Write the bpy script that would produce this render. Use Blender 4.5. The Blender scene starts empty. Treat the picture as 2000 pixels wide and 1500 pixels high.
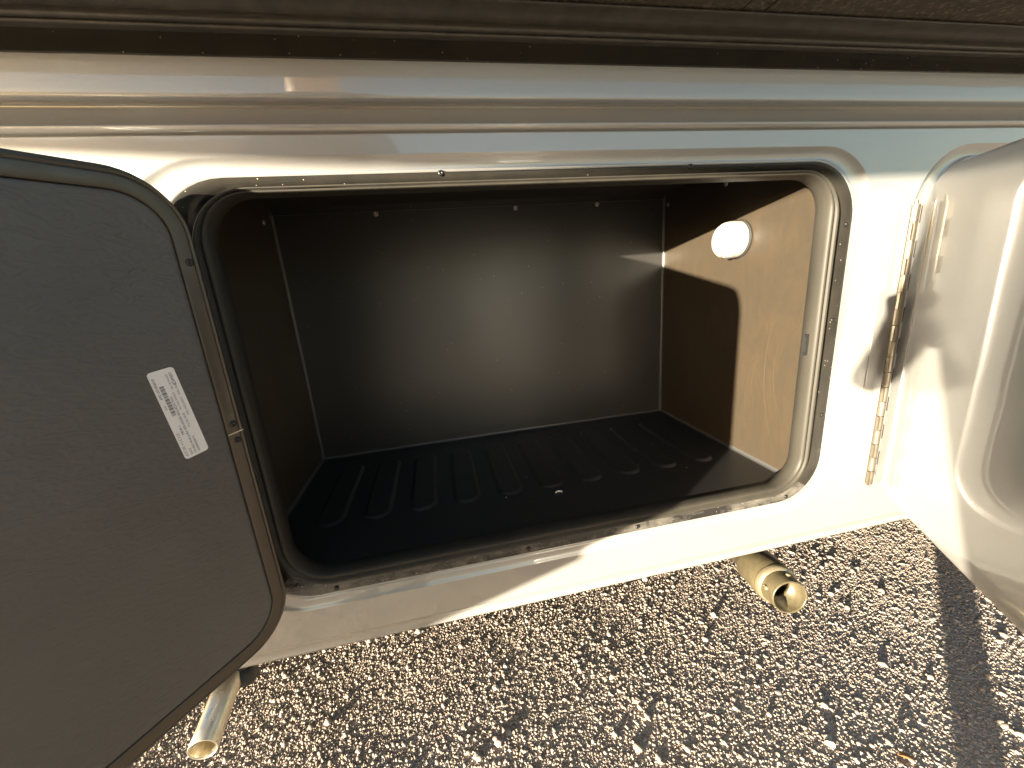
import bpy, bmesh, math, random
import numpy as np
from mathutils import Vector, Matrix

random.seed(7)
rng = np.random.default_rng(11)
S = 0.92                       # one drawing unit (the width of the compartment opening) in metres
scn = bpy.context.scene
col = scn.collection

# ------------------------------------------------------------------ camera
CAM = Vector((0.31405, -0.55204, 0.44625))
RR = [[0.97780887, -0.19525845, -0.07592074],
      [-0.1210668, -0.23089953, -0.96541607],
      [0.17097559, 0.95318390, -0.24941493]]
cd = bpy.data.cameras.new('camera')
cam = bpy.data.objects.new('camera', cd)
col.objects.link(cam)
mr, md, mf = Vector(RR[0]), Vector(RR[1]), Vector(RR[2])
M3 = Matrix((mr, -md, -mf)).transposed()
cam.matrix_world = Matrix.Translation(CAM * S) @ M3.to_4x4()
cd.sensor_width = 36
cd.lens = 751.087 / 2000 * 36
cd.clip_start = 0.004
cd.clip_end = 2000
scn.camera = cam

# ------------------------------------------------------------------ light
SUN_EL = math.radians(5.2)
SUN_AZ = math.radians(56)                    # travel direction, measured from +y towards +x
trav = Vector((math.sin(SUN_AZ) * math.cos(SUN_EL), math.cos(SUN_AZ) * math.cos(SUN_EL), -math.sin(SUN_EL)))
world = bpy.data.worlds.new('World')
scn.world = world
world.use_nodes = True
wn = world.node_tree
wn.nodes.clear()
sky = wn.nodes.new('ShaderNodeTexSky')
sky.sky_type = 'NISHITA'
sky.sun_disc = False
sky.sun_elevation = SUN_EL
sky.sun_rotation = SUN_AZ + math.pi
sky.air_density = 1.0
sky.dust_density = 1.3
sky.ozone_density = 1.5
bg = wn.nodes.new('ShaderNodeBackground')
bg.inputs['Strength'].default_value = 0.07
wo = wn.nodes.new('ShaderNodeOutputWorld')
wn.links.new(sky.outputs[0], bg.inputs['Color'])
wn.links.new(bg.outputs[0], wo.inputs['Surface'])

sl = bpy.data.lights.new('sun', 'SUN')
sl.energy = 5.0
sl.angle = math.radians(0.45)
sl.color = (1.0, 0.87, 0.66)
so = bpy.data.objects.new('sun', sl)
col.objects.link(so)
so.rotation_euler = trav.to_track_quat('-Z', 'Y').to_euler()
so.location = (-6, -4, 6)

vs = scn.view_settings
scn.display_settings.display_device = 'sRGB'
vs.view_transform = 'Standard'
vs.look = 'None'
vs.gamma = 1
vs.exposure = 2.85
vs.use_curve_mapping = False
scn.cycles.max_bounces = 10
scn.cycles.glossy_bounces = 6
scn.cycles.diffuse_bounces = 4

# ------------------------------------------------------------------ materials
MATS = {}
def mat(name, base=(.5, .5, .5), rough=.5, metal=0., coat=0., coat_rough=.03, spec=.5, ior=1.5):
    m = bpy.data.materials.new(name)
    m.use_nodes = True
    b = m.node_tree.nodes['Principled BSDF']
    b.inputs['Base Color'].default_value = (*base, 1)
    b.inputs['Roughness'].default_value = rough
    b.inputs['Metallic'].default_value = metal
    b.inputs['Coat Weight'].default_value = coat
    b.inputs['Coat Roughness'].default_value = coat_rough
    b.inputs['Specular IOR Level'].default_value = spec
    b.inputs['IOR'].default_value = ior
    MATS[name] = m
    return m

class NT:
    def __init__(s, m):
        s.t = m.node_tree; s.b = s.t.nodes['Principled BSDF']
        s.tc = s.t.nodes.new('ShaderNodeTexCoord')
    def n(s, typ, **kw):
        x = s.t.nodes.new(typ)
        for k, v in kw.items():
            if k.startswith('_'): setattr(x, k[1:], v)
            else: x.inputs[k.replace('__', ' ')].default_value = v
        return x
    def l(s, a, b): s.t.links.new(a, b)
    def pos(s, scale=(1, 1, 1), rot=(0, 0, 0)):
        g = s.n('ShaderNodeNewGeometry')
        mp = s.n('ShaderNodeMapping')
        mp.inputs['Scale'].default_value = scale
        mp.inputs['Rotation'].default_value = rot
        s.l(g.outputs['Position'], mp.inputs['Vector'])
        return mp.outputs[0]
    def noise(s, vec, scale, detail=3, rough=.5, dist=0.):
        x = s.n('ShaderNodeTexNoise')
        x.inputs['Scale'].default_value = scale; x.inputs['Detail'].default_value = detail
        x.inputs['Roughness'].default_value = rough; x.inputs['Distortion'].default_value = dist
        s.l(vec, x.inputs['Vector'])
        return x.outputs['Fac']
    def ramp(s, fac, stops):
        x = s.n('ShaderNodeValToRGB')
        e = x.color_ramp.elements
        while len(e) < len(stops): e.new(.5)
        for el, (p, c) in zip(e, stops):
            el.position = p
            el.color = (*c, 1) if isinstance(c, tuple) else (c, c, c, 1)
        s.l(fac, x.inputs['Fac'])
        return x.outputs['Color']
    def mix(s, fac, a, b):
        x = s.n('ShaderNodeMix', _data_type='RGBA')
        for k, v in ((0, fac), (6, a), (7, b)):
            if hasattr(v, 'node'): s.l(v, x.inputs[k])
            elif isinstance(v, (int, float)): x.inputs[k].default_value = v
            else: x.inputs[k].default_value = (*v, 1)
        return x.outputs[2]
    def bump(s, h, strength=.2, dist=.001, prev=None):
        x = s.n('ShaderNodeBump')
        x.inputs['Strength'].default_value = strength; x.inputs['Distance'].default_value = dist
        s.l(h, x.inputs['Height'])
        if prev is not None: s.l(prev, x.inputs['Normal'])
        return x.outputs['Normal']

def specks(t, scale, size, amount, seed=(0, 0, 0)):
    """thin scatter of small spots: 1 inside a spot"""
    mp = t.pos((1, 1, 1)); 
    v = t.n('ShaderNodeTexVoronoi', _feature='F1'); v.inputs['Scale'].default_value = scale
    t.l(mp, v.inputs['Vector'])
    a = t.n('ShaderNodeMath', _operation='LESS_THAN'); a.inputs[1].default_value = size
    t.l(v.outputs['Distance'], a.inputs[0])
    sp = t.n('ShaderNodeSeparateColor'); t.l(v.outputs['Color'], sp.inputs[0])
    b = t.n('ShaderNodeMath', _operation='LESS_THAN'); b.inputs[1].default_value = amount
    t.l(sp.outputs[0], b.inputs[0])
    c = t.n('ShaderNodeMath', _operation='MULTIPLY'); t.l(a.outputs[0], c.inputs[0]); t.l(b.outputs[0], c.inputs[1])
    return c.outputs[0]

# silver metallic paint under clear coat
m = mat('silver_paint', (.60, .60, .60), .34, .42, 1.0, .045)
m.node_tree.nodes['Principled BSDF'].inputs['Coat IOR'].default_value = 1.7
t = NT(m)
fl = t.noise(t.pos(), 1400, 1)
wav = t.noise(t.pos((1, 1, 1)), 5.5, 2)
nb = t.bump(fl, .06, .0006)
t.l(nb, t.b.inputs['Normal'])
t.l(t.bump(wav, .08, .01), t.b.inputs['Coat Normal'])
t.l(t.mix(t.noise(t.pos(), 900, 1), (.325, .325, .32), (.375, .375, .37)), t.b.inputs['Base Color'])

# glossy black powder coat of the door frames, with dust specks
m = mat('black_gloss', (.012, .012, .012), .2, 0, 0, .08, .35)
t = NT(m)
sp = specks(t, 260, .16, .05)
d = t.ramp(t.noise(t.pos(), 26, 5, .65), [(.35, 0.), (.85, 1.)])
dm = t.n('ShaderNodeMath', _operation='MULTIPLY'); t.l(d, dm.inputs[0]); dm.inputs[1].default_value = .10
c1 = t.mix(dm.outputs[0], (.018, .017, .015), (.13, .105, .07))
t.l(t.mix(sp, c1, (.4, .36, .28)), t.b.inputs['Base Color'])
t.l(t.ramp(t.noise(t.pos(), 40, 4), [(.25, .14), (.85, .26)]), t.b.inputs['Roughness'])
t.l(t.bump(t.noise(t.pos(), 300, 2), .05, .0006), t.b.inputs['Normal'])

# the dusty sill of the frame
m = mat('black_gloss_dusty', (.014, .014, .014), .2, 0, .5, .1)
t = NT(m)
d = t.ramp(t.noise(t.pos((.5, 1, 1)), 30, 6, .72), [(.42, 0.), (.72, 1.)])
dm = t.n('ShaderNodeMath', _operation='MULTIPLY'); t.l(d, dm.inputs[0]); dm.inputs[1].default_value = .5
sp = specks(t, 230, .14, .06)
c1 = t.mix(dm.outputs[0], (.014, .014, .014), (.26, .24, .21))
t.l(t.mix(sp, c1, (.5, .46, .4)), t.b.inputs['Base Color'])
t.l(t.ramp(d, [(0, .14), (1, .6)]), t.b.inputs['Roughness'])

# rubber
m = mat('rubber', (.020, .020, .020), .42, 0, 0, .1, .5)
t = NT(m)
t.l(t.ramp(t.noise(t.pos(), 60, 4), [(.3, (.05, .047, .043)), (.8, (.085, .079, .068))]), t.b.inputs['Base Color'])
t.l(t.bump(t.noise(t.pos(), 250, 3), .15, .0008), t.b.inputs['Normal'])
m = mat('rubber_seal', (.05, .05, .05), .5, 0, 0, .1, .22)
t = NT(m)
t.l(t.ramp(t.noise(t.pos((1, 1, .3)), 30, 3), [(.2, (.030, .028, .024)), (.8, (.044, .040, .032))]), t.b.inputs['Base Color'])

# black plastic liner: grain, wiping marks, and dust whose gold carries the warm sunlight
def liner(name, dust, rough, streak):
    m = mat(name, (.02, .02, .02), rough, 0, 0, .1, .5)
    t = NT(m)
    pz = t.pos((1, 1, 1))
    big = t.ramp(t.noise(pz, 3.2, 3, .5), [(.1, .35), (.9, 1.)])
    st = t.ramp(t.noise(t.pos((1, 7, 2.0), (0.35, 0, 0)), 4, 5, .6, 2.6), [(.45, 0.), (.75, 1.)])
    fine = t.ramp(t.noise(pz, 420, 2), [(.5, 0.), (.8, 1.)])
    a = t.n('ShaderNodeMath', _operation='MULTIPLY_ADD'); t.l(st, a.inputs[0]); a.inputs[1].default_value = streak; t.l(big, a.inputs[2])
    b = t.n('ShaderNodeMath', _operation='MULTIPLY_ADD'); t.l(fine, b.inputs[0]); b.inputs[1].default_value = .35; t.l(a.outputs[0], b.inputs[2])
    c = t.n('ShaderNodeMath', _operation='MULTIPLY'); t.l(b.outputs[0], c.inputs[0]); c.inputs[1].default_value = dust
    c.use_clamp = True
    base = t.mix(c.outputs[0], (.017, .017, .0175), (.25, .155, .045))
    sp = specks(t, 95, .07, .10)
    t.l(t.mix(sp, base, (.45, .40, .32)), t.b.inputs['Base Color'])
    r = t.ramp(t.noise(pz, 8, 2), [(.2, rough - .02), (.8, rough + .025)])
    t.l(r, t.b.inputs['Roughness'])
    t.l(t.bump(t.noise(pz, 520, 2), .12, .0006), t.b.inputs['Normal'])
    return m
liner('liner_back', .02, .36, .2)
MATS['liner_back'].node_tree.nodes['Principled BSDF'].inputs['Specular IOR Level'].default_value = .9
liner('liner_side', .125, .40, .30)
liner('liner_floor', .008, .40, .4)
mat('liner_seam', (.05, .05, .05), .38)
m = mat('ceiling_board', (.02, .016, .012), .7)
t = NT(m)
t.l(t.ramp(t.noise(t.pos((1, 4, 1)), 40, 5, .7), [(.35, (.010, .008, .006)), (.75, (.035, .028, .02))]), t.b.inputs['Base Color'])
t.l(t.bump(t.noise(t.pos((1, 4, 1)), 70, 4), .6, .003), t.b.inputs['Normal'])

# leather-grained inner skin of the door
m = mat('grained_plastic', (.045, .042, .040), .46, 0, 0, .1, .5)
t = NT(m)
v = t.n('ShaderNodeTexVoronoi', _feature='SMOOTH_F1'); v.inputs['Scale'].default_value = 150
dn = t.n('ShaderNodeTexNoise'); dn.inputs['Scale'].default_value = 45
g = t.pos((1, 1, 2.0)); t.l(g, dn.inputs['Vector'])
ad = t.n('ShaderNodeVectorMath', _operation='MULTIPLY_ADD'); t.l(dn.outputs['Color'], ad.inputs[0]); ad.inputs[1].default_value = (.03, .03, .03); t.l(g, ad.inputs[2])
t.l(ad.outputs[0], v.inputs['Vector'])
hn = t.bump(v.outputs['Distance'], .42, .0024)
hn = t.bump(t.noise(t.pos(), 700, 2), .12, .0005, hn)
t.l(hn, t.b.inputs['Normal'])
t.l(t.ramp(t.noise(t.pos(), 6, 4, .6), [(.3, (.084, .079, .075)), (.7, (.108, .102, .097))]), t.b.inputs['Base Color'])

m = mat('bronze_frame', (.095, .080, .064), .34, .55, 0)
t = NT(m)
t.l(t.ramp(t.noise(t.pos((1, 1, .25)), 60, 4), [(.3, .28), (.75, .42)]), t.b.inputs['Roughness'])
t.l(t.bump(t.noise(t.pos(), 30, 2), .06, .002), t.b.inputs['Normal'])
mat('dark_screw', (.05, .05, .05), .35, .8)
mat('zinc_screw', (.55, .52, .47), .3, 1.)
m = mat('hinge_metal', (.16, .14, .11), .45, .8)
t = NT(m)
t.l(t.ramp(t.noise(t.pos(), 70, 4), [(.3, .36), (.8, .55)]), t.b.inputs['Roughness'])
mat('dark_gap', (.012, .012, .012), .6)
m = mat('lamp_plastic', (.36, .35, .33), .35, 0, .3, .1)
m = mat('sticker_paper', (.88, .85, .835), .55)
m = mat('sticker_ink', (.035, .033, .035), .6)
m = mat('sticker_grey', (.16, .14, .14), .6)

def metal_pipe(name, a, b, rough):
    m = mat(name, a, rough, .95)
    t = NT(m)
    t.l(t.ramp(t.noise(t.pos((1, 1, 1)), 38, 5, .65), [(.3, a), (.75, b)]), t.b.inputs['Base Color'])
    t.l(t.ramp(t.noise(t.pos(), 55, 4), [(.3, rough - .08), (.75, rough + .14)]), t.b.inputs['Roughness'])
    t.l(t.bump(t.noise(t.pos(), 30, 2), .04, .002), t.b.inputs['Normal'])
metal_pipe('exhaust_steel', (.74, .69, .58), (.60, .54, .42), .32)
m = mat('olive_fitting', (.17, .145, .08), .34, .25)
t = NT(m)
t.l(t.ramp(t.noise(t.pos(), 60, 5, .7), [(.3, (.065, .055, .030)), (.75, (.12, .10, .06))]), t.b.inputs['Base Color'])
t.l(t.bump(t.noise(t.pos(), 90, 3), .2, .001), t.b.inputs['Normal'])
mat('fitting_ring', (.34, .29, .19), .26, .7)
mat('bracket_black', (.03, .03, .033), .45)

m = mat('slide_board', (.03, .026, .02), .72)
t = NT(m)
st = t.noise(t.pos((.7, 5, 1), (0, 0, .25)), 22, 5, .7)
t.l(t.mix(t.ramp(t.noise(t.pos((1, 1, 1)), 130, 3, .7), [(.52, 0.), (.66, 1.)]), t.ramp(st, [(.35, (.045, .036, .026)), (.75, (.11, .092, .068))]), (.17, .145, .11)), t.b.inputs['Base Color'])
t.l(t.bump(st, .35, .002), t.b.inputs['Normal'])
mat('off_white_wall', (.72, .70, .66), .4, 0, .4, .1)

# ground and stones
m = mat('ground_dirt', (.16, .125, .09), .95, spec=.1)
t = NT(m)
c = t.ramp(t.noise(t.pos(), 60, 6, .75), [(.3, (.30, .245, .20)), (.55, (.40, .335, .28)), (.8, (.50, .43, .36))])
t.l(c, t.b.inputs['Base Color'])
v = t.n('ShaderNodeTexVoronoi'); v.inputs['Scale'].default_value = 85; t.l(t.pos(), v.inputs['Vector'])
hb = t.bump(v.outputs['Distance'], .9, .006)
t.l(t.bump(t.noise(t.pos(), 9, 4), .6, .03, hb), t.b.inputs['Normal'])
m = mat('gravel_stone', (.3, .25, .2), 1., spec=.03)
t = NT(m)
at = t.n('ShaderNodeAttribute', _attribute_name='tint')
c = t.ramp(at.outputs['Fac'], [(0, (.24, .19, .155)), (.3, (.345, .285, .235)), (.6, (.41, .35, .295)), (.82, (.38, .355, .335)), (.93, (.40, .28, .23)), (1, (.56, .53, .49))])
c = t.mix(t.ramp(t.noise(t.pos(), 3.4, 4, .6), [(.35, 0.), (.7, .55)]), c, (.34, .275, .24))
mx = t.mix(t.ramp(t.noise(t.pos(), 420, 3, .7), [(.3, .0), (.75, .5)]), c, (.40, .345, .285))
t.l(mx, t.b.inputs['Base Color'])
t.l(t.bump(t.noise(t.pos(), 500, 3), .5, .0012), t.b.inputs['Normal'])
m = mat('hill_scrub', (.07, .075, .05), 1.)
t = NT(m)
t.l(t.ramp(t.noise(t.pos(), .12, 5, .7), [(.3, (.05, .06, .035)), (.7, (.12, .105, .07))]), t.b.inputs['Base Color'])
mat('jacket', (.035, .037, .045), .8)
mat('jeans', (.03, .04, .065), .85)
mat('skin', (.55, .36, .27), .5)
mat('hair', (.05, .035, .025), .6)
mat('shoe', (.04, .035, .03), .6)
mat('phone_black', (.02, .02, .022), .2, 0, .5)
mat('shade_wood', (.22, .15, .09), .75)
mat('clip_white', (.75, .73, .7), .4)
m = mat('crumb', (.6, .56, .48), .7)

# ------------------------------------------------------------------ mesh helpers
WL = {}
class MB:
    def __init__(s): s.v = []; s.f = []; s.m = []; s.sm = []
    def add(s, vs, fs, mi=0, smooth=False):
        o = len(s.v)
        s.v += [Vector(p) for p in vs]
        for f in fs:
            s.f.append([i + o for i in f]); s.m.append(mi); s.sm.append(smooth)
        return s
    def loft(s, loops, mi=0, smooth=True, cap0=False, cap1=False, closed=True, flip=False):
        n = len(loops[0]); vs = [p for L in loops for p in L]; fs = []
        for a in range(len(loops) - 1):
            for i in range(n if closed else n - 1):
                j = (i + 1) % n
                q = [a * n + i, a * n + j, (a + 1) * n + j, (a + 1) * n + i]
                fs.append(q[::-1] if flip else q)
        s.add(vs, fs, mi, smooth)
        if cap0: s.add(loops[0], [list(range(n))[::-1] if not flip else list(range(n))], mi, False)
        if cap1: s.add(loops[-1], [list(range(n)) if not flip else list(range(n))[::-1]], mi, False)
        return s
    def box(s, a, b, mi=0):
        x0, y0, z0 = a; x1, y1, z1 = b
        return s.add([(x0, y0, z0), (x1, y0, z0), (x1, y1, z0), (x0, y1, z0), (x0, y0, z1), (x1, y0, z1), (x1, y1, z1), (x0, y1, z1)],
                     [(3, 2, 1, 0), (4, 5, 6, 7), (0, 1, 5, 4), (1, 2, 6, 5), (2, 3, 7, 6), (3, 0, 4, 7)], mi)
    def tube(s, p0, p1, prof, n=32, mi=0, smooth=True):
        """prof: list of (t along axis in units, radius); a surface of revolution"""
        p0 = Vector(p0); ax = (Vector(p1) - p0).normalized()
        a = ax.orthogonal().normalized(); b = ax.cross(a)
        loops = [[p0 + ax * tt + (a * math.cos(k * 2 * math.pi / n) + b * math.sin(k * 2 * math.pi / n)) * r for k in range(n)] for tt, r in prof]
        return s.loft(loops, mi, smooth)
    def build(s, name, mats, parent=None, scale=True, auto=None):
        sc = S if scale else 1
        vs = [v * sc for v in s.v]
        lo = Vector([min(v[i] for v in vs) for i in range(3)]); hi = Vector([max(v[i] for v in vs) for i in range(3)])
        c = (lo + hi) / 2
        me = bpy.data.meshes.new(name)
        me.from_pydata([v - c for v in vs], [], s.f)
        for mm in (mats if isinstance(mats, (list, tuple)) else [mats]): me.materials.append(MATS[mm])
        me.polygons.foreach_set('material_index', s.m)
        me.polygons.foreach_set('use_smooth', s.sm)
        me.update()
        return link(name, me, c, parent)
def link(name, me, wloc, parent=None):
    o = bpy.data.objects.new(name, me)
    col.objects.link(o)
    WL[o.name] = Vector(wloc)
    if parent:
        o.parent = parent; o.location = Vector(wloc) - WL[parent.name]
    else: o.location = wloc
    return o
def tag(o, label=None, cat=None, group=None, kind=None):
    if label: o['label'] = label
    if cat: o['category'] = cat
    if group: o['group'] = group
    if kind: o['kind'] = kind
    return o
def empty(name, wloc, label, cat, group=None):
    o = link(name, None, Vector(wloc) * S)
    o.empty_display_size = .1
    return tag(o, label, cat, group)
def inst(name, me, wloc, rot, parent):
    o = link(name, me, Vector(wloc) * S, parent)
    if rot is not None: o.rotation_euler = rot
    return o
def rr(x0, x1, z0, z1, r, n=10):
    """rounded rectangle, same vertex count for every radius"""
    P = []
    for cx, cz, a0 in ((x1 - r, z1 - r, 0), (x0 + r, z1 - r, 90), (x0 + r, z0 + r, 180), (x1 - r, z0 + r, 270)):
        for k in range(n + 1):
            a = math.radians(a0 + 90 * k / n)
            P.append((cx + r * math.cos(a), cz + r * math.sin(a)))
    return P
def ring(R, y): return [Vector((x, y, z)) for x, z in R]
def extrude_x(mb, prof, x0, x1, mi=0, smooth=True, nx=1):
    """prof: list of (z, y), swept along x"""
    loops = [[Vector((x0 + (x1 - x0) * k / nx, y, z)) for z, y in prof] for k in range(nx + 1)]
    return mb.loft(loops, mi, smooth, closed=False)

# ------------------------------------------------------------------ ground, hills
GZ = -.52
XA, XB = -2.6, 4.2
H = .5963
def ground_h(x, y):
    return .0016 * np.sin(x * 3.1 + y * 2.2) + .0012 * np.sin(x * 7.3 - y * 5.1 + 1) + .0008 * np.sin(x * 17 + 2 * y) * np.cos(y * 13 - x)
gm = MB()
xs = np.concatenate([[-900, -200, -50, -12], np.linspace(-4, 6, 101), [12, 50, 200, 900]])
ys = np.concatenate([[-900, -200, -50, -12], np.linspace(-4, 4, 81), [12, 50, 200, 900]])
gv = []
for y in ys:
    for x in xs:
        gv.append((x, y, GZ - .0004 + (float(ground_h(x, y)) if abs(x) < 7 and abs(y) < 5 else 0)))
nx = len(xs)
gm.add(gv, [(j * nx + i, j * nx + i + 1, (j + 1) * nx + i + 1, (j + 1) * nx + i) for j in range(len(ys) - 1) for i in range(nx - 1)], 0, True)
tag(gm.build('ground', 'ground_dirt'), kind='structure')

hm = MB()
N = 240
sun_ang = math.atan2(-trav.y, -trav.x)
lo, mid, hi = [], [], []
for k in range(N):
    a = 2 * math.pi * k / N
    d = abs((a - sun_ang + math.pi) % (2 * math.pi) - math.pi)
    damp = min(1, max(.16, (d - .35) / .5))
    h = .45 * (9 + 4 * math.sin(3 * a + 1) + 2.5 * math.sin(11 * a) + 1.6 * math.sin(29 * a + 2) + random.uniform(-.9, .9)) * damp
    c, s_ = math.cos(a), math.sin(a)
    lo.append(Vector((170 * c, 170 * s_, GZ - 2))); mid.append(Vector((190 * c, 190 * s_, GZ + h))); hi.append(Vector((260 * c, 260 * s_, GZ + h * .9)))
hm.loft([lo, mid, hi], 0, True, flip=True)
tag(hm.build('hills', 'hill_scrub'), kind='structure')

# ------------------------------------------------------------------ motorhome
van = empty('motorhome', (.6, .9, GZ), 'silver motorhome side with open luggage compartments under a black edged slide out', 'motorhome')

RX = 1.152                       # spacing from the near opening to the one beside it
def recess(dx): return rr(-.035 + dx, 1.035 + dx, -.022, .615, .105)
def frame_out(dx): return rr(dx, 1 + dx, 0, H, .088)

# side wall: flat panel with two holes + rolled bead above + recesses
bm = bmesh.new()
def add_loop(pts):
    vs = [bm.verts.new(Vector(p) * S) for p in pts]
    return [bm.edges.new((vs[i], vs[(i + 1) % len(vs)])) for i in range(len(vs))]
Zb, Zt = -.078, .6365
E = []
nseg = 40
top = [(XA + (XB - XA) * i / nseg, 0, Zt) for i in range(nseg + 1)]
bot = [(XB - (XB - XA) * i / nseg, 0, Zb) for i in range(nseg + 1)]
E += add_loop(top + bot)
for dx in (0, RX): E += add_loop(ring(recess(dx), 0))
bmesh.ops.triangle_fill(bm, use_beauty=True, use_dissolve=False, edges=E)
bmesh.ops.recalc_face_normals(bm, faces=bm.faces)
bm.verts.index_update()
wall = MB()
wall.add([v.co / S for v in bm.verts], [[v.index for v in f.verts][::(1 if f.normal.y < 0 else -1)] for f in bm.faces], 0, False)
bm.free()
def arc(z0, y0, z1, y1, bulge, n=8):
    """points from (z0,y0) to (z1,y1) bowed sideways by bulge"""
    out = []
    dz, dy = z1 - z0, y1 - y0; L = math.hypot(dz, dy)
    for k in range(n + 1):
        q = k / n; b = bulge * math.sin(math.pi * q)
        out.append((z0 + dz * q + b * dy / L, y0 + dy * q - b * dz / L))
    return out
# bead: groove, rounded lip, cove, overhanging edge, flat band up to the black frame
prof = [(.6365, 0), (.6368, .003), (.6380, .004), (.6392, .001)] + arc(.6392, .001, .6455, -.0062, .0022, 7)[1:] + \
       arc(.6455, -.0062, .6725, .017, -.0016, 12)[1:] + [(.6732, .0165), (.6737, .008), (.6741, -.0005)] + arc(.6741, -.0005, .6765, -.0025, .0007, 4)[1:] + [(.682, -.0025), (.72, -.0025)]
extrude_x(wall, prof, XA, XB, 0, True, 1)
for dx in (0, RX):
    L = []
    for off, y in ((0, 0), (.0012, .0003), (.003, .0014), (.006, .0030), (.010, .0041), (.014, .0046), (.020, .0048), (.034, .0048)):
        R = rr(-.035 + off + dx, 1.035 - off + dx, -.022 + min(off, .02), .615 - min(off, .0175), max(.105 - off, .07))
        L.append(ring(R, y))
    # the pressed lip against the black frame
    for off, y in ((-.0016, .0046), (-.0012, .002), (.0, .0006), (.003, .0035)):
        L.append(ring(rr(off + dx, 1 - off + dx, off, H - off, .088 - off), y))
    wall.loft(L, 0, True, flip=False)
side = wall.build('side_wall', 'silver_paint', van)

sk = MB()
prof = [(-.078, 0), (-.0805, .0002), (-.0814, .004), (-.0825, .0075), (-.0836, .003)] + arc(-.0835, .003, -.104, .004, .0032, 8)[1:] + \
       arc(-.104, .004, -.112, .022, .004, 6)[1:] + [(-.110, .05)]
prof = prof[::-1]
extrude_x(sk, prof, XA, XB, 0, True)
sk.build('skirt_panel', 'silver_paint', van)

ub = MB()
ub.box((XA, .05, -.10), (XB, 2.6, -.06))
ub.build('underfloor', 'bracket_black', van)
far = MB()
far.box((XA, 2.6, -.10), (XB, 2.63, 2.3)); far.box((XA, .05, 2.27), (XB, 2.6, 2.3))
far.box((XA, .06, -.06), (XA + .03, 2.6, 2.27)); far.box((XB - .03, .06, -.06), (XB, 2.6, 2.27))
far.build('far_walls', 'off_white_wall', van)
uw = MB()
uw.box((XA, .004, .735), (-1.92, .034, 2.27)); uw.box((3.42, .004, .735), (XB, .034, 2.27)); uw.box((-1.92, .004, 2.205), (3.42, .034, 2.27)); uw.box((XA, .004, 2.27), (XB, .05, 2.3))
uw.build('upper_wall', 'silver_paint', van)

# black powder-coated frame, bulb seal, liner of each compartment
Xl, Xr, Yd, Zf, Zc = -.0203, .945, .4548, .0425, .650
def seal_rect(off, r=.055): return (.058 + off, .9445 - off, .0415 + off, .5735 - off * .42, max(r - off, .02))
scr = MB()   # pan head screw, axis -y, built at the origin
scr.tube((0, 0, 0), (0, -1, 0), [(-.001, .0001), (0, .0062), (.0022, .0055), (.0030, .0040), (.0030, .0022), (.0016, .0016), (.0016, .0001)], 14)
o = scr.build('screw', 'zinc_screw'); screw_me = o.data; bpy.data.objects.remove(o)
scr2 = scr; o = scr2.build('screw', 'dark_screw'); dark_me = o.data; bpy.data.objects.remove(o)

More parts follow.
